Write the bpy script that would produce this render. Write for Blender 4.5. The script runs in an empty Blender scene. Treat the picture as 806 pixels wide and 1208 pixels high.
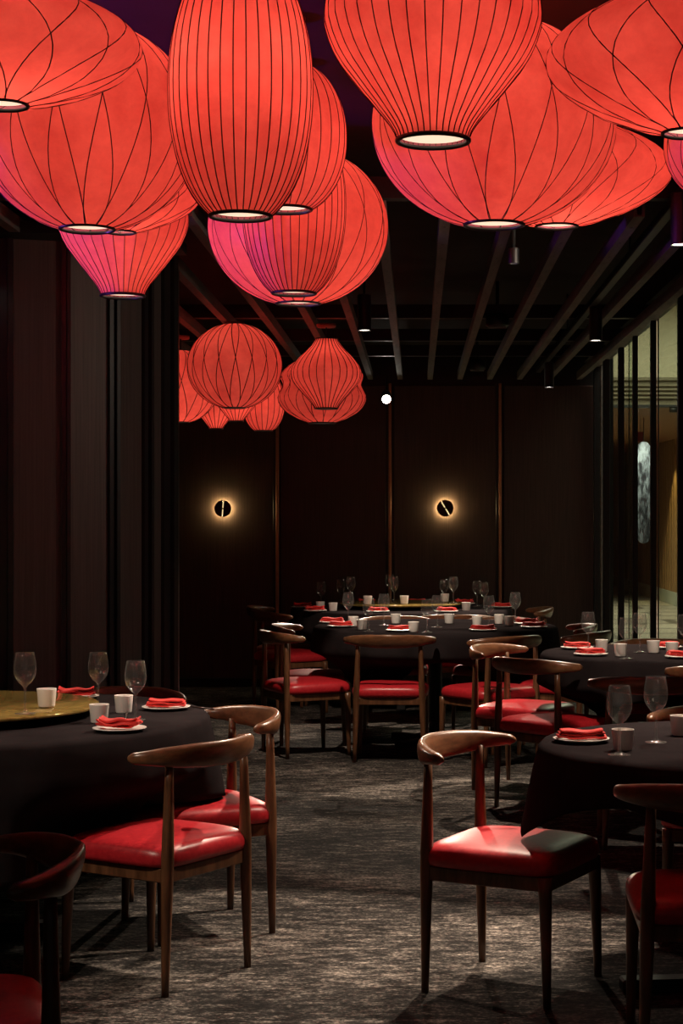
import bpy, bmesh, math, random
from mathutils import Vector, Matrix
random.seed(7)
PI = math.pi
S = bpy.context.scene
COL = S.collection

# ------------------------------------------------------------------ camera
F, CX, CY, H = 2050.0, 492.0, 612.0, 1.45      # focal length in px, vanishing point of the room, eye height
cam_d = bpy.data.cameras.new('camera')
cam = bpy.data.objects.new('camera', cam_d); COL.objects.link(cam)
cam.location = (0, 0, H); cam.rotation_euler = (PI/2, 0, 0)
cam_d.sensor_fit = 'HORIZONTAL'; cam_d.sensor_width = 36.0
cam_d.lens = F/806*36
cam_d.shift_x = -(CX-403)/806; cam_d.shift_y = (CY-604)/806
cam_d.clip_start = 0.05; cam_d.clip_end = 200
S.camera = cam
def PX(x, d): return (x-CX)*d/F                 # room X of a picture column at distance d
def PZ(y, d): return H+(CY-y)*d/F               # room height of a picture row at distance d

# ------------------------------------------------------------------ world, exposure
w = bpy.data.worlds.new('world'); S.world = w; w.use_nodes = True
w.node_tree.nodes['Background'].inputs[0].default_value = (1.0, 0.93, 0.88, 1)
w.node_tree.nodes['Background'].inputs[1].default_value = 0.024
S.view_settings.view_transform = 'Standard'; S.view_settings.look = 'None'
S.view_settings.gamma = 1.0; S.view_settings.exposure = 0.0
S.view_settings.use_curve_mapping = False

# ------------------------------------------------------------------ large lights
def light(name, kind, loc, energy, color, target=None, parent=None, **kw):
    d = bpy.data.lights.new(name, kind); d.energy = energy; d.color = color
    for k, v in kw.items(): setattr(d, k, v)
    o = bpy.data.objects.new(name, d); COL.objects.link(o); o.location = loc
    if target is not None:
        o.rotation_euler = (Vector(target)-Vector(loc)).to_track_quat('-Z', 'Y').to_euler()
    if parent: o.parent = parent
    return o
WARM = (1.0, 0.80, 0.62)
# lobby beyond the glass: added, unseen lights that brighten it
light('lobby_fill_light', 'AREA', (3.0, 17.0, 4.05), 260, (1.0, .92, .72), (3.0, 17.0, 0), shape='RECTANGLE', size=2.2, size_y=6)
for _y in (22.6, 25.2, 28.0):
    light('lobby_fill_light', 'SPOT', (3.0, _y, 2.74), 330, (1.0, .86, .66), (3.0, _y, 0), spot_size=2.3, spot_blend=.8, shadow_soft_size=.08)
# unseen violet light added at the left to tint the near lanterns
light('violet_fill_light', 'SPOT', (-3.3, 5.3, 1.75), 230, (0.34, 0.07, 1.0), (-.3, 5.75, 3.10), spot_size=1.0, spot_blend=.5, shadow_soft_size=.12)

# ------------------------------------------------------------------ materials
MAT = {}
def new_mat(name):
    m = bpy.data.materials.new(name); m.use_nodes = True
    nt = m.node_tree; MAT[name] = m
    return m, nt, nt.nodes['Principled BSDF']
def simple(name, col, rough=.5, metal=0.0, spec=.5, emit=None, estr=0.0, **kw):
    m, nt, b = new_mat(name)
    b.inputs['Base Color'].default_value = (*col, 1); b.inputs['Roughness'].default_value = rough
    b.inputs['Metallic'].default_value = metal; b.inputs['Specular IOR Level'].default_value = spec
    if emit:
        b.inputs['Emission Color'].default_value = (*emit, 1); b.inputs['Emission Strength'].default_value = estr
    for k, v in kw.items(): b.inputs[k].default_value = v
    return m
def noisy(name, c0, c1, scale=(1,1,1), nscale=6, detail=4, rough=.5, spec=.5, lo=.3, hi=.7, bump=0.0, bdist=.01, metal=0.0, r1=None, coord='Object'):
    m, nt, b = new_mat(name)
    N = nt.nodes.new; L = nt.links.new
    tc = N('ShaderNodeTexCoord'); mp = N('ShaderNodeMapping'); mp.inputs['Scale'].default_value = scale
    no = N('ShaderNodeTexNoise'); no.inputs['Scale'].default_value = nscale; no.inputs['Detail'].default_value = detail
    no.inputs['Roughness'].default_value = .62
    cr = N('ShaderNodeValToRGB')
    cr.color_ramp.elements[0].position = lo; cr.color_ramp.elements[0].color = (*c0, 1)
    cr.color_ramp.elements[1].position = hi; cr.color_ramp.elements[1].color = (*c1, 1)
    L(tc.outputs[coord], mp.inputs[0]); L(mp.outputs[0], no.inputs['Vector']); L(no.outputs[0], cr.inputs[0])
    L(cr.outputs[0], b.inputs['Base Color'])
    b.inputs['Roughness'].default_value = rough; b.inputs['Specular IOR Level'].default_value = spec
    b.inputs['Metallic'].default_value = metal
    if bump:
        bp = N('ShaderNodeBump'); bp.inputs['Strength'].default_value = bump; bp.inputs['Distance'].default_value = bdist
        L(no.outputs[0], bp.inputs['Height']); L(bp.outputs[0], b.inputs['Normal'])
    return m
noisy('walnut', (.065, .026, .012), (.20, .088, .040), (9, 9, 1.2), 5, 5, .33, .5, .32, .72, .05, .002)
noisy('walnut_rail', (.085, .034, .016), (.21, .092, .042), (2.2, 9, 9), 5, 5, .30, .5, .30, .72, .04, .002)
noisy('red_leather', (.40, .012, .020), (.50, .022, .030), (1, 1, 1), 60, 3, .36, .5, .35, .65, .10, .002)
noisy('black_cloth', (.016, .0130, .0138), (.024, .0195, .0205), (1, 1, 1), 7, 4, 1.0, .0, .3, .7, .05, .01)
noisy('red_napkin', (.52, .020, .018), (.66, .035, .028), (1, 1, 1), 40, 3, .75, .3, .3, .7, .15, .002)
noisy('porcelain', (.74, .70, .65), (.80, .77, .73), (1, 1, 1), 12, 2, .28, .5)
noisy('black_metal', (.010, .010, .010), (.016, .016, .016), (1, 1, 1), 30, 2, .42, .5)
noisy('frame_metal', (.012, .012, .012), (.020, .020, .020), (1, 1, .2), 10, 2, .35, .5)
noisy('panel_dark', (.050, .046, .042), (.085, .079, .071), (30, 30, .5), 4, 5, .50, .4, .3, .7, .03, .002)
noisy('panel_wood', (.052, .034, .028), (.105, .070, .057), (26, 26, .55), 4, 6, .46, .5, .28, .75, .04, .002)
noisy('copper', (.42, .19, .10), (.52, .25, .14), (1, 1, 1), 20, 2, .42, .5, metal=.15)
noisy('beam_steel', (.10, .092, .084), (.18, .165, .15), (6, .8, 6), 5, 4, .55, .4)
noisy('ceiling_paint', (.030, .027, .026), (.042, .037, .035), (1, 1, 1), 3, 4, .85, .2)
noisy('bronze', (.045, .022, .012), (.075, .038, .022), (1, 1, 1), 40, 3, .40, .5, metal=.6)
noisy('ring_black', (.012, .010, .010), (.020, .016, .016), (1, 1, 1), 20, 2, .35, .5)
noisy('wire', (.055, .006, .008), (.080, .010, .012), (1, 1, 1), 20, 2, .6, .3)
noisy('chopstick_lacquer', (.018, .009, .007), (.032, .016, .012), (1, 1, 1), 20, 2, .3, .5)
noisy('lobby_paint', (.60, .55, .40), (.68, .62, .46), (1, 1, 1), 1.2, 3, .8, .2)
noisy('lobby_fascia', (.22, .19, .13), (.32, .27, .19), (.2, 1, 16), 4, 3, .6, .3)
noisy('lobby_skirting', (.46, .50, .42), (.54, .58, .50), (1, 1, 1), 3, 2, .5, .4)
noisy('lobby_slat', (.22, .12, .05), (.40, .24, .11), (1, 14, .5), 3, 4, .5, .4)
noisy('lobby_wood_ceiling', (.20, .10, .045), (.34, .18, .08), (.8, 14, 1), 2, 4, .6, .3)
noisy('mirror_reflection_paint', (.012, .014, .02), (.15, .175, .22), (9, 9, 2.2), 3, 3, .25, .5, .42, .60)  # dark and bluish mottling painted in for the mirror's reflections
noisy('sign_red', (.16, .010, .014), (.22, .014, .018), (1, 1, 1), 5, 2, .5, .4)
noisy('canopy_pink', (.50, .16, .14), (.58, .20, .17), (1, 1, 1), 5, 2, .5, .4)
noisy('gold_glass', (.17, .11, .028), (.42, .29, .085), (1, 1, 1), 30, 6, .09, .6, .30, .72, .02, .001, metal=.35)
simple('lamp_lens', (.9, .9, .9), .4, emit=(1.0, .90, .78), estr=9.0)
simple('spot_lens', (.9, .9, .9), .4, emit=(1.0, .92, .80), estr=40.0)
simple('lantern_diffuser', (.9, .85, .75), .5, emit=(1.0, .72, .50), estr=1.15)
simple('sconce_glow', (.9, .8, .6), .5, emit=(1.0, .74, .34), estr=.95)
simple('sconce_ring', (.9, .8, .6), .5, emit=(1.0, .72, .32), estr=110.0)

def carpet_mat():
    m, nt, b = new_mat('carpet'); N = nt.nodes.new; L = nt.links.new
    tc = N('ShaderNodeTexCoord')
    def noise(scale, ns, det, rg=.6):
        mp = N('ShaderNodeMapping'); mp.inputs['Scale'].default_value = scale; L(tc.outputs['Object'], mp.inputs[0])
        n = N('ShaderNodeTexNoise'); n.inputs['Scale'].default_value = ns; n.inputs['Detail'].default_value = det
        n.inputs['Roughness'].default_value = rg; L(mp.outputs[0], n.inputs['Vector']); return n
    big = noise((1, 1.5, 1), 1.5, 3); streak = noise((1, 2.6, 1), 10, 4, .7); fine = noise((1, 1.25, 1), 62, 3, .7)
    def math_(op, a, bb):
        n = N('ShaderNodeMath'); n.operation = op
        for i, v in enumerate((a, bb)):
            if isinstance(v, float): n.inputs[i].default_value = v
            else: L(v, n.inputs[i])
        return n.outputs[0]
    v = math_('ADD', math_('MULTIPLY', big.outputs[0], .40), math_('MULTIPLY', streak.outputs[0], .70))
    v = math_('ADD', v, math_('MULTIPLY', fine.outputs[0], .62))
    cr = N('ShaderNodeValToRGB'); e = cr.color_ramp.elements
    e[0].position = .37; e[0].color = (.010, .009, .0085, 1); e[1].position = .54; e[1].color = (.46, .40, .34, 1)
    k = cr.color_ramp.elements.new(.425); k.color = (.036, .032, .029, 1)
    k = cr.color_ramp.elements.new(.48); k.color = (.165, .145, .127, 1)
    v2 = math_('MULTIPLY', v, .494); L(v2, cr.inputs[0]); L(cr.outputs[0], b.inputs['Base Color'])
    b.inputs['Roughness'].default_value = .95; b.inputs['Specular IOR Level'].default_value = .1
    bp = N('ShaderNodeBump'); bp.inputs['Strength'].default_value = .6; bp.inputs['Distance'].default_value = .006
    L(fine.outputs[0], bp.inputs['Height']); L(bp.outputs[0], b.inputs['Normal'])
    return m
carpet_mat()
def plank_mat():
    m, nt, b = new_mat('lobby_floor'); N = nt.nodes.new; L = nt.links.new
    tc = N('ShaderNodeTexCoord'); mp = N('ShaderNodeMapping'); mp.inputs['Scale'].default_value = (1, 1, 1)
    br = N('ShaderNodeTexBrick'); br.inputs['Scale'].default_value = 1.0
    br.inputs['Brick Width'].default_value = 2.4; br.inputs['Row Height'].default_value = 1.0
    br.inputs['Mortar Size'].default_value = .09
    br.inputs['Color1'].default_value = (.60, .55, .44, 1); br.inputs['Color2'].default_value = (.44, .40, .32, 1)
    br.inputs['Mortar'].default_value = (.16, .15, .12, 1)
    L(tc.outputs['Object'], mp.inputs[0]); L(mp.outputs[0], br.inputs['Vector']); L(br.outputs[0], b.inputs['Base Color'])
    b.inputs['Roughness'].default_value = .35
plank_mat()
def glass_mat(name, tint, gloss_max=.9, f0=.05, rough=.0, glint=0.0, power=5.0):
    m = bpy.data.materials.new(name); m.use_nodes = True; nt = m.node_tree; MAT[name] = m
    nt.nodes.remove(nt.nodes['Principled BSDF']); N = nt.nodes.new; L = nt.links.new
    out = nt.nodes['Material Output']
    tr = N('ShaderNodeBsdfTransparent'); tr.inputs[0].default_value = (*tint, 1)
    gl = N('ShaderNodeBsdfGlossy'); gl.inputs['Roughness'].default_value = rough
    lw_ = N('ShaderNodeLayerWeight'); lw_.inputs[0].default_value = .5
    pw = N('ShaderNodeMath'); pw.operation = 'POWER'; pw.inputs[1].default_value = power; L(lw_.outputs['Facing'], pw.inputs[0])
    ma = N('ShaderNodeMath'); ma.operation = 'MULTIPLY_ADD'; ma.inputs[1].default_value = gloss_max-f0; ma.inputs[2].default_value = f0
    L(pw.outputs[0], ma.inputs[0])
    mx = N('ShaderNodeMixShader'); L(ma.outputs[0], mx.inputs[0]); L(tr.outputs[0], mx.inputs[1]); L(gl.outputs[0], mx.inputs[2])
    last = mx
    if glint:  # white mix, strongest at the edges, standing in for refracted light
        df = N('ShaderNodeBsdfTranslucent'); df.inputs[0].default_value = (1, .97, .93, 1)
        d2 = N('ShaderNodeBsdfDiffuse'); d2.inputs[0].default_value = (1, .97, .93, 1)
        ad = N('ShaderNodeMixShader'); L(df.outputs[0], ad.inputs[1]); L(d2.outputs[0], ad.inputs[2])
        m2 = N('ShaderNodeMixShader'); m2.inputs[0].default_value = glint; fm = N('ShaderNodeMath'); fm.operation = 'MULTIPLY_ADD'; fm.inputs[1].default_value = glint*6; fm.inputs[2].default_value = glint; L(pw.outputs[0], fm.inputs[0]); L(fm.outputs[0], m2.inputs[0]); L(mx.outputs[0], m2.inputs[1]); L(ad.outputs[0], m2.inputs[2]); last = m2
    L(last.outputs[0], out.inputs[0]); return m
glass_mat('pane_glass', (.86, .94, .87), gloss_max=.6, f0=.04)
glass_mat('wine_glass', (.97, .965, .96), gloss_max=.95, f0=.12, rough=.06, glint=.012, power=3.0)
def shade_mat():
    m = bpy.data.materials.new('lantern_skin'); m.use_nodes = True; nt = m.node_tree; MAT['lantern_skin'] = m
    nt.nodes.remove(nt.nodes['Principled BSDF']); N = nt.nodes.new; L = nt.links.new
    out = nt.nodes['Material Output']
    tc = N('ShaderNodeTexCoord')
    no = N('ShaderNodeTexNoise'); no.inputs['Scale'].default_value = 26; no.inputs['Detail'].default_value = 6; no.inputs['Roughness'].default_value = .7
    no2 = N('ShaderNodeTexNoise'); no2.inputs['Scale'].default_value = 5; no2.inputs['Detail'].default_value = 3
    L(tc.outputs['Object'], no.inputs['Vector']); L(tc.outputs['Object'], no2.inputs['Vector'])
    ad = N('ShaderNodeMath'); ad.operation = 'ADD'; L(no.outputs[0], ad.inputs[0]); L(no2.outputs[0], ad.inputs[1])
    cr = N('ShaderNodeValToRGB'); e = cr.color_ramp.elements
    e[0].position = .36; e[0].color = (.64, .056, .042, 1); e[1].position = .64; e[1].color = (.96, .128, .096, 1)
    hf = N('ShaderNodeMath'); hf.operation = 'MULTIPLY'; hf.inputs[1].default_value = .5
    L(ad.outputs[0], hf.inputs[0]); L(hf.outputs[0], cr.inputs[0])
    tl = N('ShaderNodeBsdfTranslucent'); df = N('ShaderNodeBsdfDiffuse'); gl = N('ShaderNodeBsdfGlossy')
    gl.inputs['Roughness'].default_value = .45; gl.inputs['Color'].default_value = (.6, .5, .5, 1)
    L(cr.outputs[0], tl.inputs[0]); df.inputs[0].default_value = (.62, .20, .26, 1)
    m1 = N('ShaderNodeMixShader'); m1.inputs[0].default_value = .42; L(tl.outputs[0], m1.inputs[1]); L(df.outputs[0], m1.inputs[2])
    m2 = N('ShaderNodeMixShader'); m2.inputs[0].default_value = .03; L(m1.outputs[0], m2.inputs[1]); L(gl.outputs[0], m2.inputs[2])
    L(m2.outputs[0], out.inputs[0])
shade_mat()

# ------------------------------------------------------------------ mesh helpers
def mesh(name, V, Fc, mat, smooth=True):
    me = bpy.data.meshes.new(name); me.from_pydata([tuple(v) for v in V], [], Fc)
    me.materials.append(MAT[mat])
    if smooth: me.polygons.foreach_set('use_smooth', [True]*len(me.polygons))
    me.update(); return me
def obj(name, me, parent=None, loc=None, rz=0):
    o = bpy.data.objects.new(name, me); COL.objects.link(o)
    if parent: o.parent = parent
    if loc is not None: o.location = loc
    if rz: o.rotation_euler = (0, 0, rz)
    return o
def tag(o, label=None, cat=None, group=None, kind=None):
    for k, v in (('label', label), ('category', cat), ('group', group), ('kind', kind)):
        if v: o[k] = v
    return o
def empty(name, loc=(0,0,0), rz=0):
    o = bpy.data.objects.new(name, None); COL.objects.link(o); o.location = loc; o.rotation_euler = (0, 0, rz)
    o.empty_display_size = .1; return o
def join(*parts):
    V, Fc = [], []
    for v, f in parts:
        n = len(V); V += list(v); Fc += [tuple(i+n for i in q) for q in f]
    return V, Fc
def box(x0, x1, y0, y1, z0, z1, ch=0.0):
    if ch <= 0:
        V = [(x0,y0,z0),(x1,y0,z0),(x1,y1,z0),(x0,y1,z0),(x0,y0,z1),(x1,y0,z1),(x1,y1,z1),(x0,y1,z1)]
        return V, [(0,3,2,1),(4,5,6,7),(0,1,5,4),(1,2,6,5),(2,3,7,6),(3,0,4,7)]
    bm = bmesh.new(); bmesh.ops.create_cube(bm, size=1)
    for v in bm.verts:
        v.co = ((x0+x1)/2+v.co.x*(x1-x0), (y0+y1)/2+v.co.y*(y1-y0), (z0+z1)/2+v.co.z*(z1-z0))
    bmesh.ops.bevel(bm, geom=bm.edges[:], offset=ch, segments=1, affect='EDGES')
    bm.verts.index_update(); V = [tuple(v.co) for v in bm.verts]; Fc = [tuple(v.index for v in f.verts) for f in bm.faces]
    bm.free(); return V, Fc
def box_mesh(name, mat, *a): 
    V, Fc = box(*a); return mesh(name, V, Fc, mat, False)
def lathe(prof, n=24, cap0=False, cap1=False):
    """prof: list of (r, z)"""
    V, Fc = [], []
    for r, z in prof:
        for k in range(n):
            a = 2*PI*k/n; V.append((r*math.cos(a), r*math.sin(a), z))
    for i in range(len(prof)-1):
        for k in range(n):
            k2 = (k+1) % n
            Fc.append((i*n+k, i*n+k2, (i+1)*n+k2, (i+1)*n+k))
    if cap0: Fc.append(tuple(reversed(range(n))))
    if cap1: b = (len(prof)-1)*n; Fc.append(tuple(range(b, b+n)))
    return V, Fc
def tube(pts, rad, n=8, caps=True):
    pts = [Vector(p) for p in pts]; R = rad if isinstance(rad, (list, tuple)) else [rad]*len(pts)
    V, Fc = [], []; up = None
    for i, p in enumerate(pts):
        t = (pts[min(i+1, len(pts)-1)]-pts[max(i-1, 0)]).normalized()
        if up is None:
            up = Vector((1,0,0)) if abs(t.x) < .8 else Vector((0,1,0))
        a = (up-t*up.dot(t)).normalized(); b = t.cross(a); up = a
        for k in range(n):
            q = 2*PI*k/n; V.append(tuple(p+(a*math.cos(q)+b*math.sin(q))*R[i]))
    for i in range(len(pts)-1):
        for k in range(n):
            k2 = (k+1) % n; Fc.append((i*n+k, i*n+k2, (i+1)*n+k2, (i+1)*n+k))
    if caps:
        Fc.append(tuple(reversed(range(n)))); b = (len(pts)-1)*n; Fc.append(tuple(range(b, b+n)))
    return V, Fc
def interp(pts, t):
    for (a, va), (b, vb) in zip(pts, pts[1:]):
        if t <= b:
            s = (t-a)/(b-a) if b > a else 0; return va+(vb-va)*s
    return pts[-1][1]
def smooth_interp(pts, t):           # Catmull-Rom through the points
    n = len(pts)
    for i in range(n-1):
        a, b = pts[i][0], pts[i+1][0]
        if t <= b or i == n-2:
            s = (t-a)/(b-a); s = min(max(s, 0), 1)
            p0 = pts[max(i-1, 0)][1]; p1 = pts[i][1]; p2 = pts[i+1][1]; p3 = pts[min(i+2, n-1)][1]
            return .5*((2*p1)+(-p0+p2)*s+(2*p0-5*p1+4*p2-p3)*s*s+(-p0+3*p1-3*p2+p3)*s**3)

# ------------------------------------------------------------------ setting: room shell
DW = 15.0; ZC = 2.95
def struct(name, me, label, loc=None):
    o = obj(name, me, None, loc); return tag(o, label, None, None, 'structure')
fl = struct('floor', mesh('floor', *join(box(-4.2, 4.2, -1.5, 10.15, -.06, 0), box(-4.2, 1.58, 10.15, DW, -.06, 0)), 'carpet', False), 'dark grey mottled carpet across the dining room')
ce = struct('ceiling', mesh('ceiling', *join(box(-4.2, 4.3, -1.5, 10.15, ZC, ZC+.08), box(-4.2, 1.60, 10.15, DW+.2, ZC, ZC+.08)), 'ceiling_paint', False), 'dark painted ceiling above steel channels')
# steel channels under the ceiling
def channel(x0, x1, y0, y1, z0, z1, t=.012):
    return join(box(x0, x0+t, y0, y1, z0, z1), box(x1-t, x1, y0, y1, z0, z1), box(x0+t, x1-t, y0, y1, z0, z0+t*.6))
for k in range(14):
    bx_ = 1.398-.257*k
    b = obj('beam', mesh('beam', *channel(bx_-.022, bx_+.022, 6.9, DW-.02, 2.65, 2.715), 'beam_steel', False), ce)
    hs = []
    for j in range(18):
        y = 7.15+j*.42+random.uniform(-.05, .05)
        hs.append(tuple(([(bx_+.006*math.cos(a*PI/4), y+.016*math.sin(a*PI/4), 2.6494-.0006*s) for s in (0, 1) for a in range(8)],
                   [tuple(range(15, 7, -1))]+[(a, (a+1) % 8, 8+(a+1) % 8, 8+a) for a in range(8)])))
    h = obj('bolt_holes', mesh('bolt_holes', *join(*hs), 'black_metal', False), b); h['kind'] = 'stuff'
for y in (6.86, 10.95, 12.35, 13.5):
    obj('cross_beam', box_mesh('cross_beam', 'black_metal', -3.0, 1.5, y, y+.07, 2.716, 2.80), ce)
obj('soffit', box_mesh('soffit', 'ceiling_paint', 1.44, 1.56, 6.9, DW, 2.80, ZC), ce)
# back wall with boards and copper strips in the joints
wb = struct('wall_back', box_mesh('wall_back', 'black_metal', -4.2, 1.70, DW+.03, DW+.18, 0, ZC), 'dark wood panelled back wall with thin copper strips')
strips = [PX(327, DW)-.966*2, PX(327, DW)-.966, PX(327, DW), PX(460, DW), PX(590, DW), 1.70]
for a, b in zip([-4.2]+strips[:-1], strips):
    obj('panel', box_mesh('panel', 'panel_wood', a+.035, b-.035, DW, DW+.029, .075, 2.60, .004), wb)
for s in strips[:-1]:
    obj('strip', box_mesh('strip', 'copper', s-.010, s+.014, DW-.006, DW+.0295, .075, 2.62, .003), wb)
    obj('strip_edge', box_mesh('strip_edge', 'frame_metal', s-.034, s-.012, DW-.002, DW+.0295, .075, 2.62, .002), wb)
bb = struct('baseboard_back', box_mesh('baseboard_back', 'black_metal', -4.2, 1.56, DW-.025, DW-.001, 0, .07, .003), 'black skirting along the back wall')
lip = obj('edge_strip', box_mesh('edge_strip', 'frame_metal', -4.2, 1.56, DW-.027, DW-.004, .0705, .0745), bb)
# left boarded partition, faceted in plan
wl = tag(empty('wall_left', (0,0,0)), 'dark boarded folding partition behind the left table', None, None, 'structure')
ZP = 2.646
cuts = [(-150, 7.30), (-60, 7.36), (0, 7.42), (16, 7.43), (72, 7.49), (83, 7.50), (127, 7.60), (137, 7.63), (167, 7.77), (175, 7.81), (190, 7.92), (203, 8.00)]
def wall_piece(name, mat, a, b, depth, out, z0=0, z1=ZP):
    pa = Vector((PX(a[0], a[1]), a[1], 0)); pb = Vector((PX(b[0], b[1]), b[1], 0))
    t = (pb-pa).normalized(); nrm = Vector((t.y, -t.x, 0))    # towards the room
    if nrm.y > 0: nrm = -nrm
    q = [pa+nrm*out, pb+nrm*out, pb-nrm*depth, pa-nrm*depth]
    V = [(p.x, p.y, z0) for p in q]+[(p.x, p.y, z1) for p in q]
    return obj(name, mesh(name, V, [(0,3,2,1),(4,5,6,7),(0,1,5,4),(1,2,6,5),(2,3,7,6),(3,0,4,7)], mat, False), wl)
for i, (a, b) in enumerate(zip(cuts, cuts[1:])):
    if i % 2 == 1 or i == 0: wall_piece('panel', 'panel_dark', a, b, .03, 0)
    else:
        m = (b[0]-a[0])
        wall_piece('batten', 'frame_metal', a, (a[0]+m*.55, a[1]+(b[1]-a[1])*.55), .03, .018)
        wall_piece('batten', 'black_metal', (a[0]+m*.62, a[1]+(b[1]-a[1])*.62), b, .03, .035)
wall_piece('panel', 'panel_dark', (-900, 7.05), (-150, 7.30), .03, 0)
obj('end_jamb', box_mesh('end_jamb', 'frame_metal', PX(203, 8.0)-.06, PX(203, 8.0)+.0, 8.0, 8.25, 0, ZP, .004), wl)
obj('header', box_mesh('header', 'black_metal', -4.2, PX(203, 8.0), 7.9, 8.25, ZP, ZC), wl)
obj('header', box_mesh('header', 'black_metal', -4.2, PX(210, 7.6), 7.28, 7.899, ZP+.001, ZP+.05), wl)
ws = struct('wall_side', box_mesh('wall_side', 'panel_dark', -4.3, -4.2, -1.5, DW+.2, 0, ZC), 'dark side wall left of the picture')
# right: return wall and near side wall (outside the picture)
XW = 1.56
struct('wall_right', box_mesh('wall_right', 'panel_dark', 4.2, 4.3, -1.5, 10.15, 0, ZC), 'dark side wall right of the picture')
struct('wall_return', box_mesh('wall_return', 'frame_metal', XW, 4.3, 10.0, 10.15, 0, ZC), 'dark wall beside the glazing')

# ------------------------------------------------------------------ glazed wall towards the lobby
wn = tag(empty('window_1', (XW, 10.2, 0)), 'tall dark framed glazing towards the lobby', None, None, 'structure')
def wpart(name, mat, x0, x1, y0, y1, z0, z1, ch=.003):
    return obj(name, box_mesh(name, mat, x0-XW, x1-XW, y0-10.2, y1-10.2, z0, z1, ch), wn)
ZW = 2.757
wpart('head_frame', 'beam_steel', XW-.07, XW+.03, 10.15, DW-.01, ZW, ZW+.05)
wpart('head_frame', 'black_metal', XW-.02, XW+.03, 10.15, DW-.01, ZW+.051, ZC-.001)
wpart('sill', 'frame_metal', XW-.05, XW+.03, 10.15, DW-.01, 0.001, .06)
def dX(x, X=XW): return X*F/(x-CX)
mull = [(700, 708, .10, 'black_metal'), (708, 711, .06, 'beam_steel'), (711, 720, .10, 'black_metal'), (729, 737, .09, 'black_metal'), (741.5, 743, .02, 'black_metal'),
        (746, 753, .09, 'black_metal'), (767, 775, .10, 'frame_metal'), (776, 777.5, .02, 'beam_steel'), (799, 812, .10, 'frame_metal')]
for a, b, dep, mt in mull:
    d0 = min(dX(b, XW+.02), DW-.08); d1 = d0+.05
    dep = XW-(a-CX)*d1/F
    wpart('mullion', mt, XW-dep, XW+.02, d0, d1, .061, ZW-.001)
for a, b in ((720, 729), (737, 741.5), (743, 746), (753, 767), (777.5, 799)):
    wpart('pane', 'pane_glass', XW+.004, XW+.012, dX(b)-.1, dX(a)+.05, .061, ZW-.001, 0)
# lobby beyond
struct('lobby_floor', box_mesh('lobby_floor', 'lobby_floor', XW+.021, 4.35, 10.16, 42, -.06, 0), 'pale plank floor of the lobby beyond the glazing')
lw = struct('lobby_wall', box_mesh('lobby_wall', 'black_metal', 4.36, 4.45, 10.16, 42, 0, 4.2), 'timber slatted wall of the lobby')
obj('skirting', box_mesh('skirting', 'lobby_skirting', 4.30, 4.36, 10.16, 42, 0, .22, .004), lw)
sl = box_mesh('slat', 'lobby_slat', 4.31, 4.36, 0, .21, .22, 2.79, .006)
for k in range(62): obj('slat', sl, lw, (0, 24.0+k*.28, 0))
struct('lobby_wall_left', box_mesh('lobby_wall_left', 'lobby_slat', 1.48, 1.56, DW+.2, 42, 0, 4.2), 'lobby wall behind the dining room')
struct('lobby_wall_end', box_mesh('lobby_wall_end', 'lobby_skirting', 1.5, 4.4, 42, 42.1, 0, 4.2), 'far end wall of the lobby')
struct('lobby_ceiling', box_mesh('lobby_ceiling', 'lobby_paint', XW+.03, 4.4, 10.16, 21, 4.15, 4.2), 'cream upper ceiling of the lobby')
struct('lobby_ceiling_timber', box_mesh('lobby_ceiling_timber', 'lobby_wood_ceiling', XW+.001, 4.36, 21.06, 42, 2.79, 2.85), 'timber ceiling deep in the lobby')
struct('lobby_upper_wall', box_mesh('lobby_upper_wall', 'lobby_paint', XW+.001, 4.36, 21.0, 21.05, 3.16, 4.15), 'cream wall above the lobby fascia')
fa = struct('lobby_fascia', box_mesh('lobby_fascia', 'lobby_fascia', XW+.001, 4.36, 21.0, 21.05, 2.79, 3.158), 'ribbed fascia over the lobby passage')
for k, z in enumerate((2.79, 2.90, 2.95, 3.0, 3.05, 3.12)):
    obj('rib', box_mesh('rib', 'black_metal' if k == 0 else 'lobby_fascia', XW+.001, 4.36, 20.95, 20.999, z, z+(.035 if k == 0 else .022)), fa)
tb = empty('lobby_track_light', (PX(787, 20.8), 20.8, 2.755)); tag(tb, 'small black track light under the lobby fascia', 'light')
obj('track', box_mesh('track', 'black_metal', -.12, .12, -.03, .19, .03, .055, .004), tb)
obj('head', mesh('head', *tube([(.03, 0, 0), (.12, 0, 0)], .035, 10), 'black_metal'), tb)
light('lobby_spot', 'SPOT', (4.0, 28.7, 2.75), 160, (1.0, .72, .30), (4.4, 29.6, .6), spot_size=.75, spot_blend=.5, shadow_soft_size=.02)
# oblong mirror and red sign in the lobby
dm = 23.0
mc = PX(759.5, dm); mh = (641-521)*dm/F; mz = PZ(641, dm); mw = .085
pts = []
for k in range(9): a = PI+PI*k/8; pts.append((mw*math.cos(a), mz+mw+mw*math.sin(a)))
for k in range(9): a = PI*k/8; pts.append((mw*math.cos(a), mz+mh-mw+mw*math.sin(a)))
n = len(pts)
V = [(x, -.02, z) for x, z in pts]+[(x, .02, z) for x, z in pts]
mo = obj('oblong_mirror', mesh('oblong_mirror', V, [tuple(range(n)), tuple(range(2*n-1, n-1, -1))]+[(k, n+k, n+(k+1) % n, (k+1) % n) for k in range(n)], 'mirror_reflection_paint', False), None, (mc, dm, 0))
tag(mo, 'tall silvery oblong panel seen through the glazing', 'panel')
po = obj('hanging_rod', mesh('hanging_rod', *tube([(0, 0, mz+mh-.01), (0, 0, 2.79)], .006, 6), 'black_metal'), mo)
rs = obj('red_sign', box_mesh('red_sign', 'sign_red', -.036, .036, -.015, .015, 0, .13, .004), None, (PX(756, dm+.2), dm+.2, PZ(521, dm+.2)))
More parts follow.
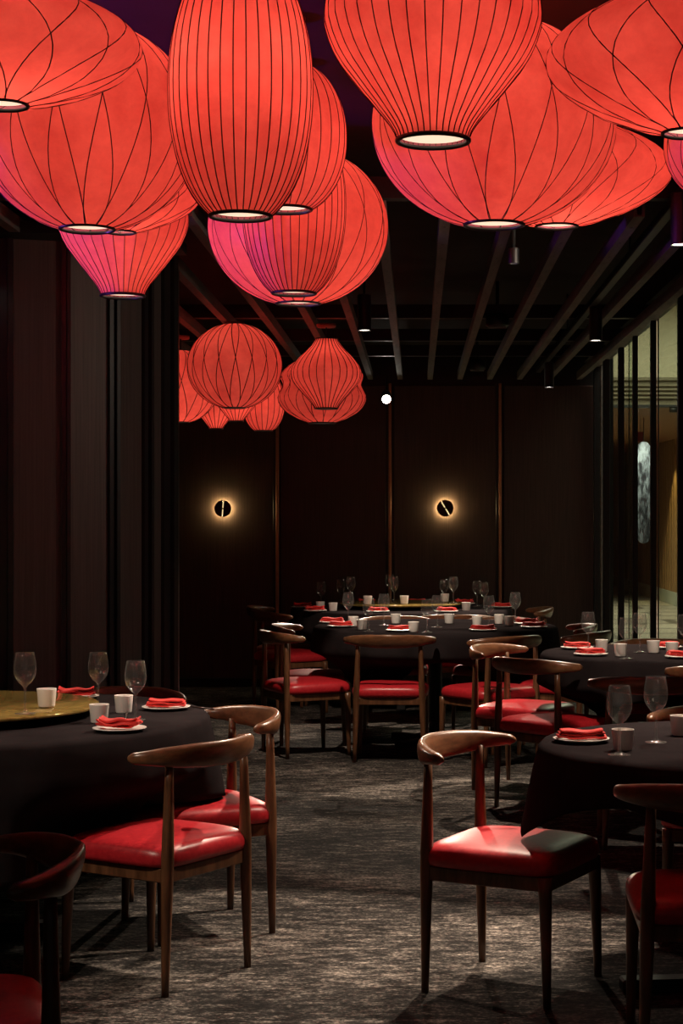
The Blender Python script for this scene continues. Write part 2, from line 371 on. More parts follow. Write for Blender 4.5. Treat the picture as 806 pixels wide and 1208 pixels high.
obj('hanger', mesh('hanger', *tube([(0, 0, .12), (0, 0, 2.79-PZ(521, dm+.2))], .004, 6), 'black_metal'), rs)
tag(rs, 'small red sign above the silvery oblong panel', 'sign')

# ------------------------------------------------------------------ chairs
def rounded_loop(hw, hd, e, n=40):
    out = []
    for k in range(n):
        a = 2*PI*k/n; c, s = math.cos(a), math.sin(a)
        out.append((hw*math.copysign(abs(c)**(2/e), c), hd*math.copysign(abs(s)**(2/e), s)))
    return out
def seat_mesh():
    prof = [(.90, .386, 6), (.985, .390, 6), (1.0, .404, 6), (1.0, .420, 6), (.985, .435, 5.5), (.945, .446, 5), (.86, .454, 4.5), (.66, .461, 4), (.4, .465, 3), (.15, .466, 2.4)]
    V, Fc = [], []; n = 40
    for s, z, e in prof:
        V += [(x, y, z) for x, y in rounded_loop(.228*s, .225*s, e, n)]
    for i in range(len(prof)-1):
        for k in range(n): Fc.append((i*n+k, i*n+(k+1) % n, (i+1)*n+(k+1) % n, (i+1)*n+k))
    Fc.append(tuple(reversed(range(n)))); b = (len(prof)-1)*n; Fc.append(tuple(range(b, b+n)))
    return mesh('seat_cushion', V, Fc, 'red_leather')
def rail_mesh():
    V, Fc = [], []; m = 36; n = 14
    for i in range(m+1):
        s = -1+2*i/m; u = abs(s)
        x = .268*math.sin(s*PI/2*.93)/math.sin(PI/2*.93); y = -.278+.163*(u**1.6)
        # flat plan tangent
        e = 1e-3
        def P(s_):
            return Vector((.268*math.sin(s_*PI/2*.93)/math.sin(PI/2*.93), -.278+.163*(abs(s_)**1.6), 0))
        t = (P(s+e)-P(s-e)).normalized(); nn = Vector((t.y, -t.x, 0))
        hh = interp([(0, .043), (.25, .041), (.5, .034), (.72, .025), (.9, .019), (1, .016)], u)
        ht = interp([(0, .013), (.3, .0155), (.6, .021), (.85, .019), (1, .015)], u)
        ztop = interp([(0, .768), (.3, .766), (.6, .757), (.8, .748), (1, .740)], u)
        tilt = interp([(0, .32), (.4, .22), (.75, .05), (1, 0)], u)
        c = Vector((x, y, ztop-hh))
        a1 = (Vector((0, 0, 1))*math.cos(tilt)+nn*(math.sin(tilt) if nn.y < 0 else -math.sin(tilt)))
        a2 = t.cross(a1)
        rnd = 1.0
        if i in (0, m): rnd = .55
        for k in range(n):
            q = 2*PI*k/n; cs, sn = math.cos(q), math.sin(q)
            V.append(tuple(c+a1*hh*rnd*math.copysign(abs(cs)**.8, cs)+a2*ht*rnd*math.copysign(abs(sn)**.8, sn)))
    for i in range(m):
        for k in range(n): Fc.append((i*n+k, i*n+(k+1) % n, (i+1)*n+(k+1) % n, (i+1)*n+k))
    # rounded tips
    for i, sgn in ((0, -1), (m, 1)):
        cc = sum((Vector(V[i*n+k]) for k in range(n)), Vector())/n
        prev = sum((Vector(V[(i-sgn)*n+k]) for k in range(n)), Vector())/n
        V.append(tuple(cc+(cc-prev).normalized()*.006)); q = len(V)-1
        for k in range(n): Fc.append((q, i*n+(k+1) % n, i*n+k) if sgn < 0 else (q, i*n+k, i*n+(k+1) % n))
    return mesh('crest_rail', V, Fc, 'walnut_rail')
def leg_mesh(bx, by, tx, ty, z1, prof):
    pts, R = [], []
    for k in range(11):
        s = k/10; pts.append((bx+(tx-bx)*s, by+(ty-by)*s, z1*s)); R.append(interp(prof, s))
    return mesh('leg', *tube(pts, R, 10), 'walnut')
CH = [('seat_cushion', seat_mesh()), ('crest_rail', rail_mesh())]
bp_ = [(0, .0115), (.30, .0165), (.53, .0205), (.60, .0205), (.80, .0165), (1, .0125)]
fp_ = [(0, .0120), (.5, .0165), (.9, .0205), (1, .0205)]
for sx in (-1, 1):
    CH.append(('leg', leg_mesh(sx*.207, -.205, sx*.186, -.205, .712, bp_)))
    CH.append(('leg', leg_mesh(sx*.207, .200, sx*.200, .190, .386, fp_)))
for a in ((-.19, .19, -.212, -.190), (-.19, .19, .186, .206)):
    CH.append(('apron', box_mesh('apron', 'walnut', a[0], a[1], a[2], a[3], .343, .386, .003)))
for sx in (-1, 1):
    CH.append(('apron', box_mesh('apron', 'walnut', min(sx*.188, sx*.208), max(sx*.188, sx*.208), -.19, .186, .343, .386, .003)))
CHAIRS = []
def chair(mid, fwd, label, group):
    f = Vector((fwd[0], fwd[1])).normalized()
    c = Vector(mid)+f*.205
    rz = math.atan2(f.y, f.x)-PI/2
    t = empty('horn_chair', (c.x, c.y, 0), rz)
    tag(t, label, 'chair', group)
    for nme, me in CH: obj(nme, me, t)
    CHAIRS.append((c, f)); return t
def mid(a, b): return ((a[0]+b[0])/2, (a[1]+b[1])/2)
GL, GR, GS, GM, GB = 'chairs at the left table', 'chairs at the near right table', 'chairs at the second right table', 'chairs at the middle table', 'chairs at the rear table'
chair(mid((-.757,5.28), (-.555,5.61)), (-.85,.52), 'walnut horn chair with brightly lit red seat, nearest the aisle before the left table', GL)
chair(mid((-.51,6.09), (-.69,6.447)), (-.357,-.18), 'walnut horn chair on the aisle side of the left table, partly hidden behind another', GL)
chair(mid((-.73,3.45), (-.85,3.85)), (-.4,-.13), 'dark horn chair cut off by the lower left corner of the picture', GL)
chair((-1.16, 7.03), (-.3,-.95), 'horn chair on the far side of the left table, only its pale rail showing', GL)
chair(mid((.031,5.34), (.208,5.68)), (.37,-.19), 'walnut horn chair with the cloth corner resting on its red seat', GR)
chair((.80, 4.545), (.04, 1), 'dark horn chair in the lower right corner, seen from behind', GR)
chair((1.12, 6.33), (-.15,-1), 'horn chair beyond the near right table, pale arm reaching past its cups', GR)
chair(mid((.304,9.29), (.508,9.65)), (.36,-.204), 'pale-lit horn chair with bright red seat turned towards the second right table', GS)
chair(mid((.409,8.74), (.69,8.47)), (.27,.28), 'horn chair with dark back rail pushed under the second right table', GS)
chair((1.03, 7.60), (.05, 1), 'horn chair standing between the two right tables behind the wine glasses', GS)
chair((1.46, 8.20), (-.05, 1), 'horn chair at the right picture edge on the near side of the second right table', GS)
chair((1.36, 9.87), (-.1,-1), 'horn chair against the glazing with curved orange-lit rail', GS)
chair((-.165, 10.33), (.04, 1), 'horn chair seen squarely from behind at the middle table', GM)
chair(mid((.40,10.1), (.72,10.36)), (-.26,.32), 'horn chair with pale rail at the right front of the middle table', GM)
chair((1.08, 10.64), (-.86,.51), 'shadowed horn chair right of the middle table, just left of a wine glass', GM)
chair((1.09, 11.36), (-1,0), 'dark reddish horn chair at the far right of the middle table', GM)
chair((-.87, 10.67), (.9,.43), 'horn chair at the left front of the middle table', GM)
chair((-.86, 11.32), (1, -.03), 'horn chair at the left of the middle table, half hidden behind its neighbour', GM)
chair((-.15, 12.22), (0,-1), 'horn chair on the far side of the middle table, seat showing under the cloth', GM)
chair((.60, 12.10), (-.4,-.9), 'horn chair at the far right of the middle table with a broad pale rail', GM)
chair((-1.25, 13.68), (1,-.06), 'leftmost horn chair beside the rear table', GB)
chair((-1.13, 12.98), (.85,.5), 'horn chair left of the rear table, in front of the leftmost one', GB)
chair((.97, 13.5), (-1,-.05), 'horn chair at the right end of the rear table with curved pale rail', GB)
chair((.28, 12.50), (0, 1), 'horn chair on the near side of the rear table, red seat glimpsed beneath', GB)

# ------------------------------------------------------------------ tables with cloths
ZT = .755
def table(name, c, r, label, cloth_label, style, rot=0.0):
    t = empty(name, (c[0], c[1], 0)); tag(t, label, 'table', 'round dining tables')
    obj('table_top', mesh('table_top', *lathe([(r-.02, ZT-.034), (r-.004, ZT-.030), (r-.004, ZT-.008), (r-.012, ZT-.005)], 64, True, True), 'black_metal'), t)
    obj('pedestal', mesh('pedestal', *lathe([(.05, .04), (.042, .1), (.042, .64), (.12, .70), (.16, ZT-.035)], 20, True, True), 'black_metal'), t)
    for k in range(2):
        fo = obj('foot_bar', box_mesh('foot_bar', 'black_metal', -.36, .36, -.035, .035, 0.0005+.0002*k, .042+.0002*k, .006), t); fo.rotation_euler = (0, 0, k*PI/2+rot)
    # cloth
    nA = 144; nd = 13; V, Fc = [], []
    rings = [0.02, .25*r, .5*r, .75*r, .92*r, r-.004]
    def seat_limit(th, only=None):
        lim = 9.0; d = Vector((math.cos(th), math.sin(th)))
        for cc, f in CHAIRS:
            if (only is not None) != (len(style) > 2 and style[-1] == 'rest1' and cc.x > -.8 and cc.y > 5.9) and style[-1] == 'rest1': continue
            rel = cc-Vector(c)
            if rel.length > r+.6: continue
            sd = Vector((-f.y, f.x))
            rr = .35
            while rr < r+.3:
                p = d*rr-rel
                if abs(p.dot(f)) < .245 and abs(p.dot(sd)) < .25: lim = min(lim, rr); break
                rr += .01
        return lim
    LM = [seat_limit(2*PI*k/nA) for k in range(nA)]
    LMs = [min(LM[(k+j) % nA] for j in range(-3, 4)) for k in range(nA)]
    LMs = [sum(min(LMs[(k+j) % nA], r+.1) for j in range(-2, 3))/5 for k in range(nA)]
    RS = [style[-1] == 'rest1' and seat_limit(2*PI*k/nA, 1) < r+.05 for k in range(nA)]
    for rr in rings:
        for k in range(nA):
            a = 2*PI*k/nA; V.append((rr*math.cos(a), rr*math.sin(a), ZT))
    for i in range(nd):
        s = (i+1)/nd
        for k in range(nA):
            a = 2*PI*k/nA
            if style[0] == 'square':
                q = ((a-rot) % (PI/2))/(PI/2); cq = 1-abs(2*q-1)      # 0 at a corner, 1 half way along an edge
                corner = (1-cq)**1.7
                drop = style[1]+(style[2]-style[1])*corner
                flare = .012+.05*corner*s + .016*math.sin(a*4*3+1.3)*s*(.25+.75*abs(math.sin(2*(a-rot))))
            else:
                corner = .5; drop = style[1]+.012*math.sin(a*5+.7)
                flare = .012+.028*s+(.014*math.sin(a*17+.4)+.010*math.sin(a*29))*s**.8
            z = ZT-drop*s
            if RS[k] or RS[k-2] or RS[(k+2) % nA]: z = ZT-min(drop, ZT-.476)*s
            if i == 0: z = ZT-min(.012, drop*s)
            rr = r+flare*(1-math.exp(-6*s))+.002
            lim = LMs[k]-.012
            if z < .60 and rr > lim and style[-1] != 'rest':
                wgt = min(1, (.60-z)/.11); rr = rr+(lim-rr)*wgt
            V.append((rr*math.cos(a), rr*math.sin(a), z))
    nr = len(rings)+nd
    for i in range(nr-1):
        for k in range(nA):
            k2 = (k+1) % nA; Fc.append((i*nA+k, (i+1)*nA+k, (i+1)*nA+k2, i*nA+k2))
    Fc.append(tuple(range(nA)))
    cl = obj('tablecloth', mesh('tablecloth', V, Fc, 'black_cloth'), None, (c[0], c[1], 0.0))
    md = cl.modifiers.new('thickness', 'SOLIDIFY'); md.thickness = .003; md.offset = 1
    tag(cl, cloth_label, 'tablecloth', 'black tablecloths')
    return t
CL, CR1, CR2, CM1, CM2 = (-1.62, 6.08), (.985, 5.36), (1.25, 9.0), (.12, 11.25), (-.12, 13.5)
table('round_table', CL, .88, 'large round pedestal table at the left, cut by the picture edge', 'long black cloth hanging over the left table', ('round', .42, 'rest1'))
table('round_table', CR1, .60, 'round table at the lower right with black cross foot', 'black square cloth with a corner hanging onto the nearest right chair', ('square', .125, .278, 'rest'), rot=PI+.08)
table('round_table', CR2, .60, 'second round table on the right, before the glazing', 'black cloth with pleated corners on the second right table', ('square', .20, .38, 'x'), rot=PI+.5)
table('round_table', CM1, .78, 'middle round table ringed by horn chairs', 'black cloth over the middle table, falling low at its left front', ('square', .17, .45, 'x'), rot=PI+.85)
table('round_table', CM2, .85, 'rear round table close to the back wall', 'black cloth over the rear table', ('round', .36, 'x'))
# turntables
def susan(c, r, zt, label):
    t = empty('lazy_susan', (c[0], c[1], ZT+.003)); tag(t, label, 'lazy susan', 'gold turntables')
    obj('bearing_base', mesh('bearing_base', *lathe([(.16, 0.0), (.16, zt-ZT-.018)], 32, True, True), 'black_metal'), t)
    h = zt-ZT-.003
    obj('turntable', mesh('turntable', *lathe([(r-.03, h-.016), (r, h-.012), (r, h-.003), (r-.004, h)], 72, True, True), 'gold_glass', True), t)
    return t
ZS = .80
susan(CL, .50, ZS, 'gold glass turntable on the left table')
susan(CM2, .48, ZS, 'gold turntable on the rear table')

# ------------------------------------------------------------------ tableware
def wineglass_mesh():
    prof = [(.0335, 0), (.034, .0015), (.020, .0035), (.008, .008), (.0042, .016), (.0037, .05), (.0040, .082), (.0075, .092), (.020, .103),
            (.031, .118), (.0365, .135), (.0375, .150), (.036, .170), (.0325, .190), (.0300, .203), (.0292, .2034)]
    return mesh('wine_glass', *lathe(prof, 28, True, False), 'wine_glass')
def cup_mesh():
    prof = [(.0255, 0), (.027, .001), (.0285, .004), (.0335, .060), (.0338, .0625), (.0318, .0625), (.0312, .060), (.0262, .007), (.0005, .006)]
    return mesh('tea_cup', *lathe(prof, 28, True, False), 'porcelain')
def plate_mesh():
    prof = [(.050, 0), (.052, .0), (.060, .004), (.085, .010), (.088, .0125), (.085, .0135), (.060, .0075), (.052, .006), (.0005, .006)]
    return mesh('side_plate', *lathe(prof, 36, True, False), 'porcelain')
def napkin_mesh(kind, seed):
    rn = random.Random(seed); V, Fc = [], []
    layers = 3
    for L_ in range(layers):
        nu, nv = 18, 6; hl = .072-.004*L_+rn.uniform(-.004, .004); hw = .034-.003*L_; n0 = len(V)
        ph = rn.uniform(0, 6); off = rn.uniform(-.006, .006); ang = rn.uniform(-.10, .10) if kind else rn.uniform(-.04, .04)
        for side in (0, 1):
            for i in range(nu+1):
                u = -1+2*i/nu
                for j in range(nv+1):
                    v = -1+2*j/nv
                    wv = (.0045 if kind else .0020)*math.sin(u*4.2+ph)+(.0035 if kind else .0012)*math.sin(v*3.1+ph*2+u*2)
                    pinch = (1-.38*math.exp(-(u*2.2)**2)) if kind else 1
                    lift = (.012*u*u if kind else .003*u*u)
                    base = .0135+L_*.0085
                    edge = (1-abs(v)**6)*.0030
                    z = base+wv+lift+(edge if side else -.0005-edge*.5)+.0035*(side)
                    x = u*hl; y = v*hw*pinch+off
                    V.append((x*math.cos(ang)-y*math.sin(ang), x*math.sin(ang)+y*math.cos(ang), max(z, .0130+L_*.006+.003*side)))
        m_ = (nu+1)*(nv+1)
        for i in range(nu):
            for j in range(nv):
                a = n0+i*(nv+1)+j; Fc.append((a, a+1, a+nv+2, a+nv+1)); b = a+m_; Fc.append((b, b+nv+1, b+nv+2, b+1))
        edge_ = [i*(nv+1) for i in range(nu+1)]+[nu*(nv+1)+j for j in range(1, nv+1)]+[i*(nv+1)+nv for i in range(nu-1, -1, -1)]+[j for j in range(nv-1, 0, -1)]
        for q in range(len(edge_)):
            a, b = n0+edge_[q], n0+edge_[(q+1) % len(edge_)]; Fc.append((a, b, b+m_, a+m_))
    return mesh('napkin', V, Fc, 'red_napkin')
WG, CUP, PL = wineglass_mesh(), cup_mesh(), plate_mesh()
NAP = [napkin_mesh(0, 1), napkin_mesh(0, 2), napkin_mesh(1, 3), napkin_mesh(1, 4)]
ORD = ['leftmost', 'second', 'third', 'fourth', 'fifth', 'sixth', 'seventh', 'eighth', 'ninth', 'tenth']
def ordinal(i, n):
    if n == 1: return 'only', ''
    if i == 0: return 'leftmost', ''
    if i == n-1: return 'rightmost', ''
    return ORD[i], ' from the left'
LIFT = .0032
def place(items, kind, tname, zf):
    items = sorted(items, key=lambda p: p[0])
    for i, it in enumerate(items):
        x, d = it[0], it[1]; z = it[2] if len(it) > 2 and it[2] else ZT+LIFT
        a, b = ordinal(i, len(items)); X = PX(x, d)
        if kind == 'glass':
            o = obj('wine_glass', WG, None, (X, d, z), random.uniform(0, 6)); tag(o, f'{a} empty wine glass{b} on {tname}', 'wine glass', f'wine glasses on {tname}')
        elif kind == 'cup':
            o = obj('tea_cup', CUP, None, (X, d, z), random.uniform(0, 6)); tag(o, f'{a} small white tea cup{b} on {tname}', 'cup', f'tea cups on {tname}')
        else:
            o = obj('side_plate', PL, None, (X, d, z)); tag(o, f'{a} white side plate{b} on {tname}, under a napkin', 'plate', f'side plates on {tname}')
            v = it[3] if len(it) > 3 else random.randrange(4); rz = it[4] if len(it) > 4 else random.uniform(-.5, .5)
            o = obj('napkin', NAP[v], None, (X, d, z), rz); tag(o, f'{a} folded red napkin{b} on a plate on {tname}', 'napkin', f'napkins on {tname}')
tL, tR1, tR2, tM1, tM2 = 'the left table', 'the near right table', 'the second right table', 'the middle table', 'the rear table'
SZ = ZS+.0035
place([(29.5, 5.76, SZ), (116, 6.36), (160, 5.98)], 'glass', tL, 0)
place([(55, 5.98, SZ), (117, 5.90), (146, 6.20)], 'cup', tL, 0)
place([(141, 5.66, None, 2, -.12), (196, 6.30, None, 0, .05), (90, 6.68, None, 3, .15)], 'plate', tL, 0)
place([(731, 5.09), (774, 5.38)], 'glass', tR1, 0)
place([(735, 5.20), (803, 5.56)], 'cup', tR1, 0)
place([(686, 5.39, None, 1, .05)], 'plate', tR1, 0)
place([(694, 9.10), (739, 8.60), (755, 9.02), (808, 8.85)], 'glass', tR2, 0)
place([(710, 9.05), (732, 8.75), (771, 8.98), (793, 8.86)], 'cup', tR2, 0)
place([(681, 9.22), (697, 8.78), (786, 9.26), (805, 8.62)], 'plate', tR2, 0)
place([(411, 11.5), (435, 10.68), (453, 11.3), (504, 10.58), (516, 11.1), (577, 11.05), (608, 11.55)], 'glass', tM1, 0)
place([(417, 11.2), (427, 10.85), (467, 11.5), (488, 10.62), (530, 11.5), (563, 11.2), (589, 11.45), (601, 11.25)], 'cup', tM1, 0)
place([(392, 11.5), (402, 11.08), (472, 10.66), (570, 10.70), (622, 11.35), (630, 11.0)], 'plate', tM1, 0)
place([(379, 13.45), (402, 13.95), (414, 13.3, SZ), (460, 13.88, SZ), (465, 13.3, SZ), (524, 14.0), (535, 13.3, SZ), (563, 13.7), (571, 13.35)], 'glass', tM2, 0)
place([(378, 13.2), (393, 13.05), (434, 13.17, SZ), (477, 13.2, SZ), (525, 13.55, SZ), (550, 13.1)], 'cup', tM2, 0)
place([(357, 13.45), (372, 12.95), (433, 14.05), (446, 12.84), (492, 14.15), (527, 12.84), (548, 14.0), (592, 13.5)], 'plate', tM2, 0)
# chopsticks on the left table
def chopstick(p0, p1, label):
    v = Vector(p1)-Vector(p0)
    o = obj('chopstick', mesh('chopstick', *tube([(0, 0, 0), v], [.0038, .0024], 6), 'chopstick_lacquer'), None, p0)
    tag(o, label, 'chopstick', 'chopsticks on the left table')
zc = ZT+.037
chopstick((PX(150, 6.16), 6.16, ZT+.0075), (PX(150, 6.16)+.03, 6.16-.22, ZT+.0075), 'dark lacquer chopstick lying beside the cups on the left table')
chopstick((PX(252, 6.28), 6.28, ZT+.0075), (PX(222, 6.30), 6.36, ZT+.0075), 'dark chopstick end right of the napkin near the table edge')

# ------------------------------------------------------------------ lanterns
def circle_pts(r, z, n=32): return [(r*math.cos(2*PI*k/n), r*math.sin(2*PI*k/n), z) for k in range(n)]
def torus(R, r, z, n=40, m=8, flat=1.0):
    V, Fc = [], []
    for i in range(n):
        a = 2*PI*i/n
        for j in range(m):
            b = 2*PI*j/m; q = R+r*math.cos(b); V.append((q*math.cos(a), q*math.sin(a), z+r*flat*math.sin(b)))
    for i in range(n):
        for j in range(m):
            Fc.append((i*m+j, ((i+1) % n)*m+j, ((i+1) % n)*m+(j+1) % m, i*m+(j+1) % m))
    return V, Fc
def ell(o): # truncated superellipse profile with opening ratio o
    def f(t, e=2.0):
        u = -1+2*t; k = (1-o**e)**(1/e); return (1-abs(u*k)**e)**(1/e)
    return f
PEAR = [(0, .33), (.06, .375), (.14, .49), (.25, .66), (.40, .87), (.55, .985), (.64, 1.0), (.76, .95), (.88, .74), (.96, .48), (1, .30)]
TURN = [(0, .33), (.10, .46), (.22, .68), (.38, .94), (.48, 1.0), (.58, .98), (.72, .80), (.85, .54), (.95, .38), (1, .33)]
SAUC = [(0, .18), (.05, .36), (.15, .62), (.28, .84), (.40, .965), (.50, 1.0), (.60, .97), (.72, .85), (.85, .62), (.95, .34), (1, .18)]
LOBE = [(0, .30), (.06, .55), (.16, .82), (.28, .97), (.38, 1.0), (.48, .93), (.54, .88), (.62, .93), (.70, .92), (.82, .74), (.93, .45), (1, .28)]
def prof_fn(kind):
    if kind == 'pear': return lambda t: smooth_interp(PEAR, t)
    if kind == 'turnip': return lambda t: smooth_interp(TURN, t)
    if kind == 'saucer': return lambda t: smooth_interp(SAUC, t)
    if kind == 'lobe': return lambda t: smooth_interp(LOBE, t)
    if kind == 'cigar':
        g = ell(.42); return lambda t: g(t, 2.15)
    g = ell(.24); return lambda t: g(t, 2.0)
LIGHT_GAIN = 45.0
def lantern(cx, yb, d, Rp, hp, kind, nrib, label, group, gain=1.0, bulb=.55, phase=0.0, mount=ZC):
    R = Rp*d/F; h = hp*d/F; X = PX(cx, d); zb = PZ(yb, d)
    f = prof_fn(kind)
    t = empty('bubble_lantern', (X, d, zb)); tag(t, label, 'lantern', group)
    vertical = kind in ('cigar', 'pear', 'turnip')
    ns = 40
    # shade: skin sags slightly between straight ribs
    nA = nrib*4 if vertical else 72
    V, Fc = [], []
    for i in range(ns+1):
        tt = .5-.5*math.cos(PI*i/ns); r = f(tt)*R
        for k in range(nA):
            a = 2*PI*k/nA+phase; q = r
            if vertical: q = r*(1-.010*abs(math.sin(nrib*(a-phase)/2)))
            V.append((q*math.cos(a), q*math.sin(a), tt*h))
    for i in range(ns):
        for k in range(nA): Fc.append((i*nA+k, i*nA+(k+1) % nA, (i+1)*nA+(k+1) % nA, (i+1)*nA+k))
    obj('shade', mesh('shade', V, Fc, 'lantern_skin'), t)
    # wire ribs
    wr = .0014 if d < 8 else .0024
    parts = []; m = 22
    def line(a0, tw):
        pts = []
        for i in range(m+1):
            tt = .5-.5*math.cos(PI*i/m); a = a0+tw*tt
            r = f(tt)*R+wr*.35; pts.append((r*math.cos(a), r*math.sin(a), tt*h))
        parts.append(tube(pts, wr, 4, False))
    if vertical:
        for k in range(nrib): line(2*PI*k/nrib+phase, 0)
    else:
        tw = 2*PI/nrib*(1.0 if kind in ('ball', 'lobe') else 1.5)
        for k in range(nrib):
            line(2*PI*k/nrib+phase, tw); line(2*PI*k/nrib+phase+.04, -tw)
    rb = obj('wire_ribs', mesh('wire_ribs', *join(*parts), 'wire'), t); rb['kind'] = 'stuff'
    r0, r1 = f(0)*R, f(1)*R
    obj('bottom_ring', mesh('bottom_ring', *torus(r0, max(.0045, r0*.075), 0, 40, 8, .9), 'ring_black'), t)
    obj('top_ring', mesh('top_ring', *torus(r1, max(.004, r1*.05), h, 32, 6, .8), 'ring_black'), t)
    df = obj('diffuser', mesh('diffuser', circle_pts(r0*.93, .010)+circle_pts(r0*.93, .013), [tuple(reversed(range(32))), tuple(range(32, 64))]+[(k, (k+1) % 32, 32+(k+1) % 32, 32+k) for k in range(32)], 'lantern_diffuser', False), t)
    obj('top_plate', mesh('top_plate', *lathe([(r1*.97, h-.001), (r1*.97, h+.004)], 28, True, True), 'ring_black'), t)
    obj('cord', mesh('cord', *tube([(0, 0, h+.003), (0, 0, mount-zb-.012)], .004, 6), 'ring_black'), t)
    obj('canopy', mesh('canopy', *lathe([(.055, mount-zb-.022), (.06, mount-zb-.018), (.06, mount-zb-.0005)], 24, True, True), 'canopy_pink'), t)
    light('bulb', 'POINT', (0, 0, h*bulb), LIGHT_GAIN*gain*R*max(R, h/2), (1.0, .80, .62), parent=t, shadow_soft_size=min(.05, R*.25))
    return t
GN, GF = 'red lanterns over the near tables', 'red lanterns hanging deeper in the room'
lantern(3, 124, 3.7, 163, 138, 'saucer', 12, 'flattened red lantern with criss-cross wires, cut by the top left corner', GN, .95, .74, .3)
lantern(103, 270, 4.8, 131, 238, 'ball', 16, 'large round criss-cross red lantern at the left, below the flattened one', GN, 1.0, .6, .1)
lantern(143, 274, 5.7, 94, 92, 'saucer', 12, 'red lantern almost hidden behind the large left globe, its right edge showing', GN, .95, .7, .2)
lantern(145, 349, 6.5, 77, 150, 'pear', 32, 'small pear-shaped ribbed red lantern hanging lowest at the left', GN, .9, .55)
lantern(284, 255, 4.0, 85, 300, 'cigar', 36, 'tall cigar-shaped red lantern with close vertical ribs', GN, 1.15, .55)
lantern(337, 247, 5.2, 72, 168, 'cigar', 28, 'oval ribbed red lantern directly right behind the tall cigar-shaped one', GN, 1.0, .5)
lantern(347, 346, 5.7, 61, 205, 'cigar', 36, 'narrow ribbed red lantern in front of the lowest central globe', GN, .9, .55)
lantern(352, 358, 6.3, 106, 180, 'ball', 16, 'round criss-cross red lantern lowest in the centre, violet on its left side', GN, 1.0, .55, .25)
lantern(511, 166, 4.0, 128, 235, 'pear', 38, 'big pear-shaped ribbed red lantern at the top, right of the centre', GN, 1.0, .55)
lantern(583, 265, 5.0, 144, 238, 'ball', 16, 'largest round criss-cross red lantern at the right', GN, 1.0, .6, .2)
lantern(657, 267, 5.9, 136, 125, 'saucer', 13, 'flattened red lantern behind the largest right globe', GN, 1.0, .72, .1)
lantern(812, 157, 3.8, 167, 170, 'saucer', 12, 'flattened criss-cross red lantern cut by the top right corner', GN, .95, .74, .05)
lantern(850, 236, 5.6, 66, 130, 'ball', 14, 'sliver of a red lantern at the right picture edge', GN, .9, .5)
lantern(277, 481, 10.6, 56, 98, 'ball', 18, 'round criss-cross red lantern in front of the far group', GF, .72, .6, .1, mount=2.65)
lantern(213, 498, 11.4, 45, 84, 'ball', 12, 'round red lantern cut off by the partition edge', GF, .9, .45, .4, mount=2.65)
lantern(255, 506, 12.6, 24, 45, 'pear', 20, 'small cup-shaped red lantern, lowest at the left of the far group', GF, .9, .5, mount=2.65)
lantern(279, 497, 12.0, 25, 46, 'pear', 20, 'small cup-shaped red lantern right beneath the far round one', GF, .9, .5, mount=2.65)
lantern(311, 508, 12.3, 25, 66, 'cigar', 20, 'small oval ribbed red lantern at the lower right of the far round one', GF, .9, .5, mount=2.65)
lantern(385, 482, 10.7, 41, 82, 'turnip', 28, 'onion-shaped ribbed red lantern with narrow neck deeper in the room', GF, .78, .6, mount=2.65)
lantern(380, 499, 11.7, 52, 83, 'lobe', 16, 'wide two-lobed red lantern behind the onion-shaped one', GF, .62, .55, .1, mount=2.65)

# ------------------------------------------------------------------ ceiling spotlights
def spotlight(x, yb, zb, label, targets, mount, tilt=None, r=.037, hgt=.19, rec=.004):
    d = (zb-H)*F/(CY-yb); X = PX(x, d)
    t = empty('cylinder_spotlight', (X, d, zb)); tag(t, label, 'spotlight', 'black cylinder spotlights')
    parts = lathe([(r-.005, rec+.008), (r-.005, 0), (r, 0), (r, hgt), (r-.008, hgt+.004)], 24, False, True)
    hs = obj('housing', mesh('housing', *parts, 'black_metal'), t)
    hs.data.polygons.foreach_set('use_smooth', [False]*len(hs.data.polygons))
    ln = obj('lens', mesh('lens', *lathe([(r-.0055, rec), (r-.0055, rec+.006)], 24, True, True), 'lamp_lens', False), t)
    obj('stem', mesh('stem', *tube([(0, 0, hgt), (0, 0, mount-zb)], .008, 8), 'black_metal'), t)
    for tg, en, size in targets:
        light('beam_light', 'SPOT', (0, 0, -.02), en, WARM, parent=t, spot_size=size, spot_blend=.25, shadow_soft_size=.022)
        o = COL.objects[-1]; o.rotation_euler = (Vector(tg)-Vector((X, d, zb-.02))).to_track_quat('-Z', 'Y').to_euler()
    return t
tr = obj('lighting_track', box_mesh('lighting_track', 'black_metal', .985, 1.025, 6.15, 14.4, 2.66, 2.70, .003)); tag(tr, 'black lighting track along the right of the ceiling', 'track')
for yy in (6.25, 8.2, 11.6, 14.2):
    obj('hanger', mesh('hanger', *tube([(1.005, yy, 2.69), (1.005, yy, ZC)], .006, 6), 'black_metal'), tr)
spotlight(803, 289, 2.465, 'black cylinder spotlight at the right picture edge, nearest of all', [((.1, 5.45, 0), 170, .85), ((-1.45, 7.7, 1.2), 26, 1.5), ((1.1, 9.0, .7), 170, .42)], 2.66)
spotlight(703, 402, 2.465, 'black cylinder spotlight beside the glazing, above the second right table', [((.75, 8.9, .5), 260, .95)], 2.66)
spotlight(648, 457, 2.465, 'farthest black cylinder spotlight, in front of the dark back wall', [((.1, 12.2, .6), 330, 1.0)], 2.66)
spotlight(430, 390, 2.465, 'black cylinder spotlight left of the centre, right of the red lanterns', [((-.15, 10.0, .3), 150, .95), ((0, 12.0, .7), 190, .58)], 2.95)
spotlight(606, 311, 2.465, 'small black spotlight just below the large right lantern', [((-.62, 5.65, 0), 300, .85)], 2.95, r=.022, hgt=.06, rec=.02)
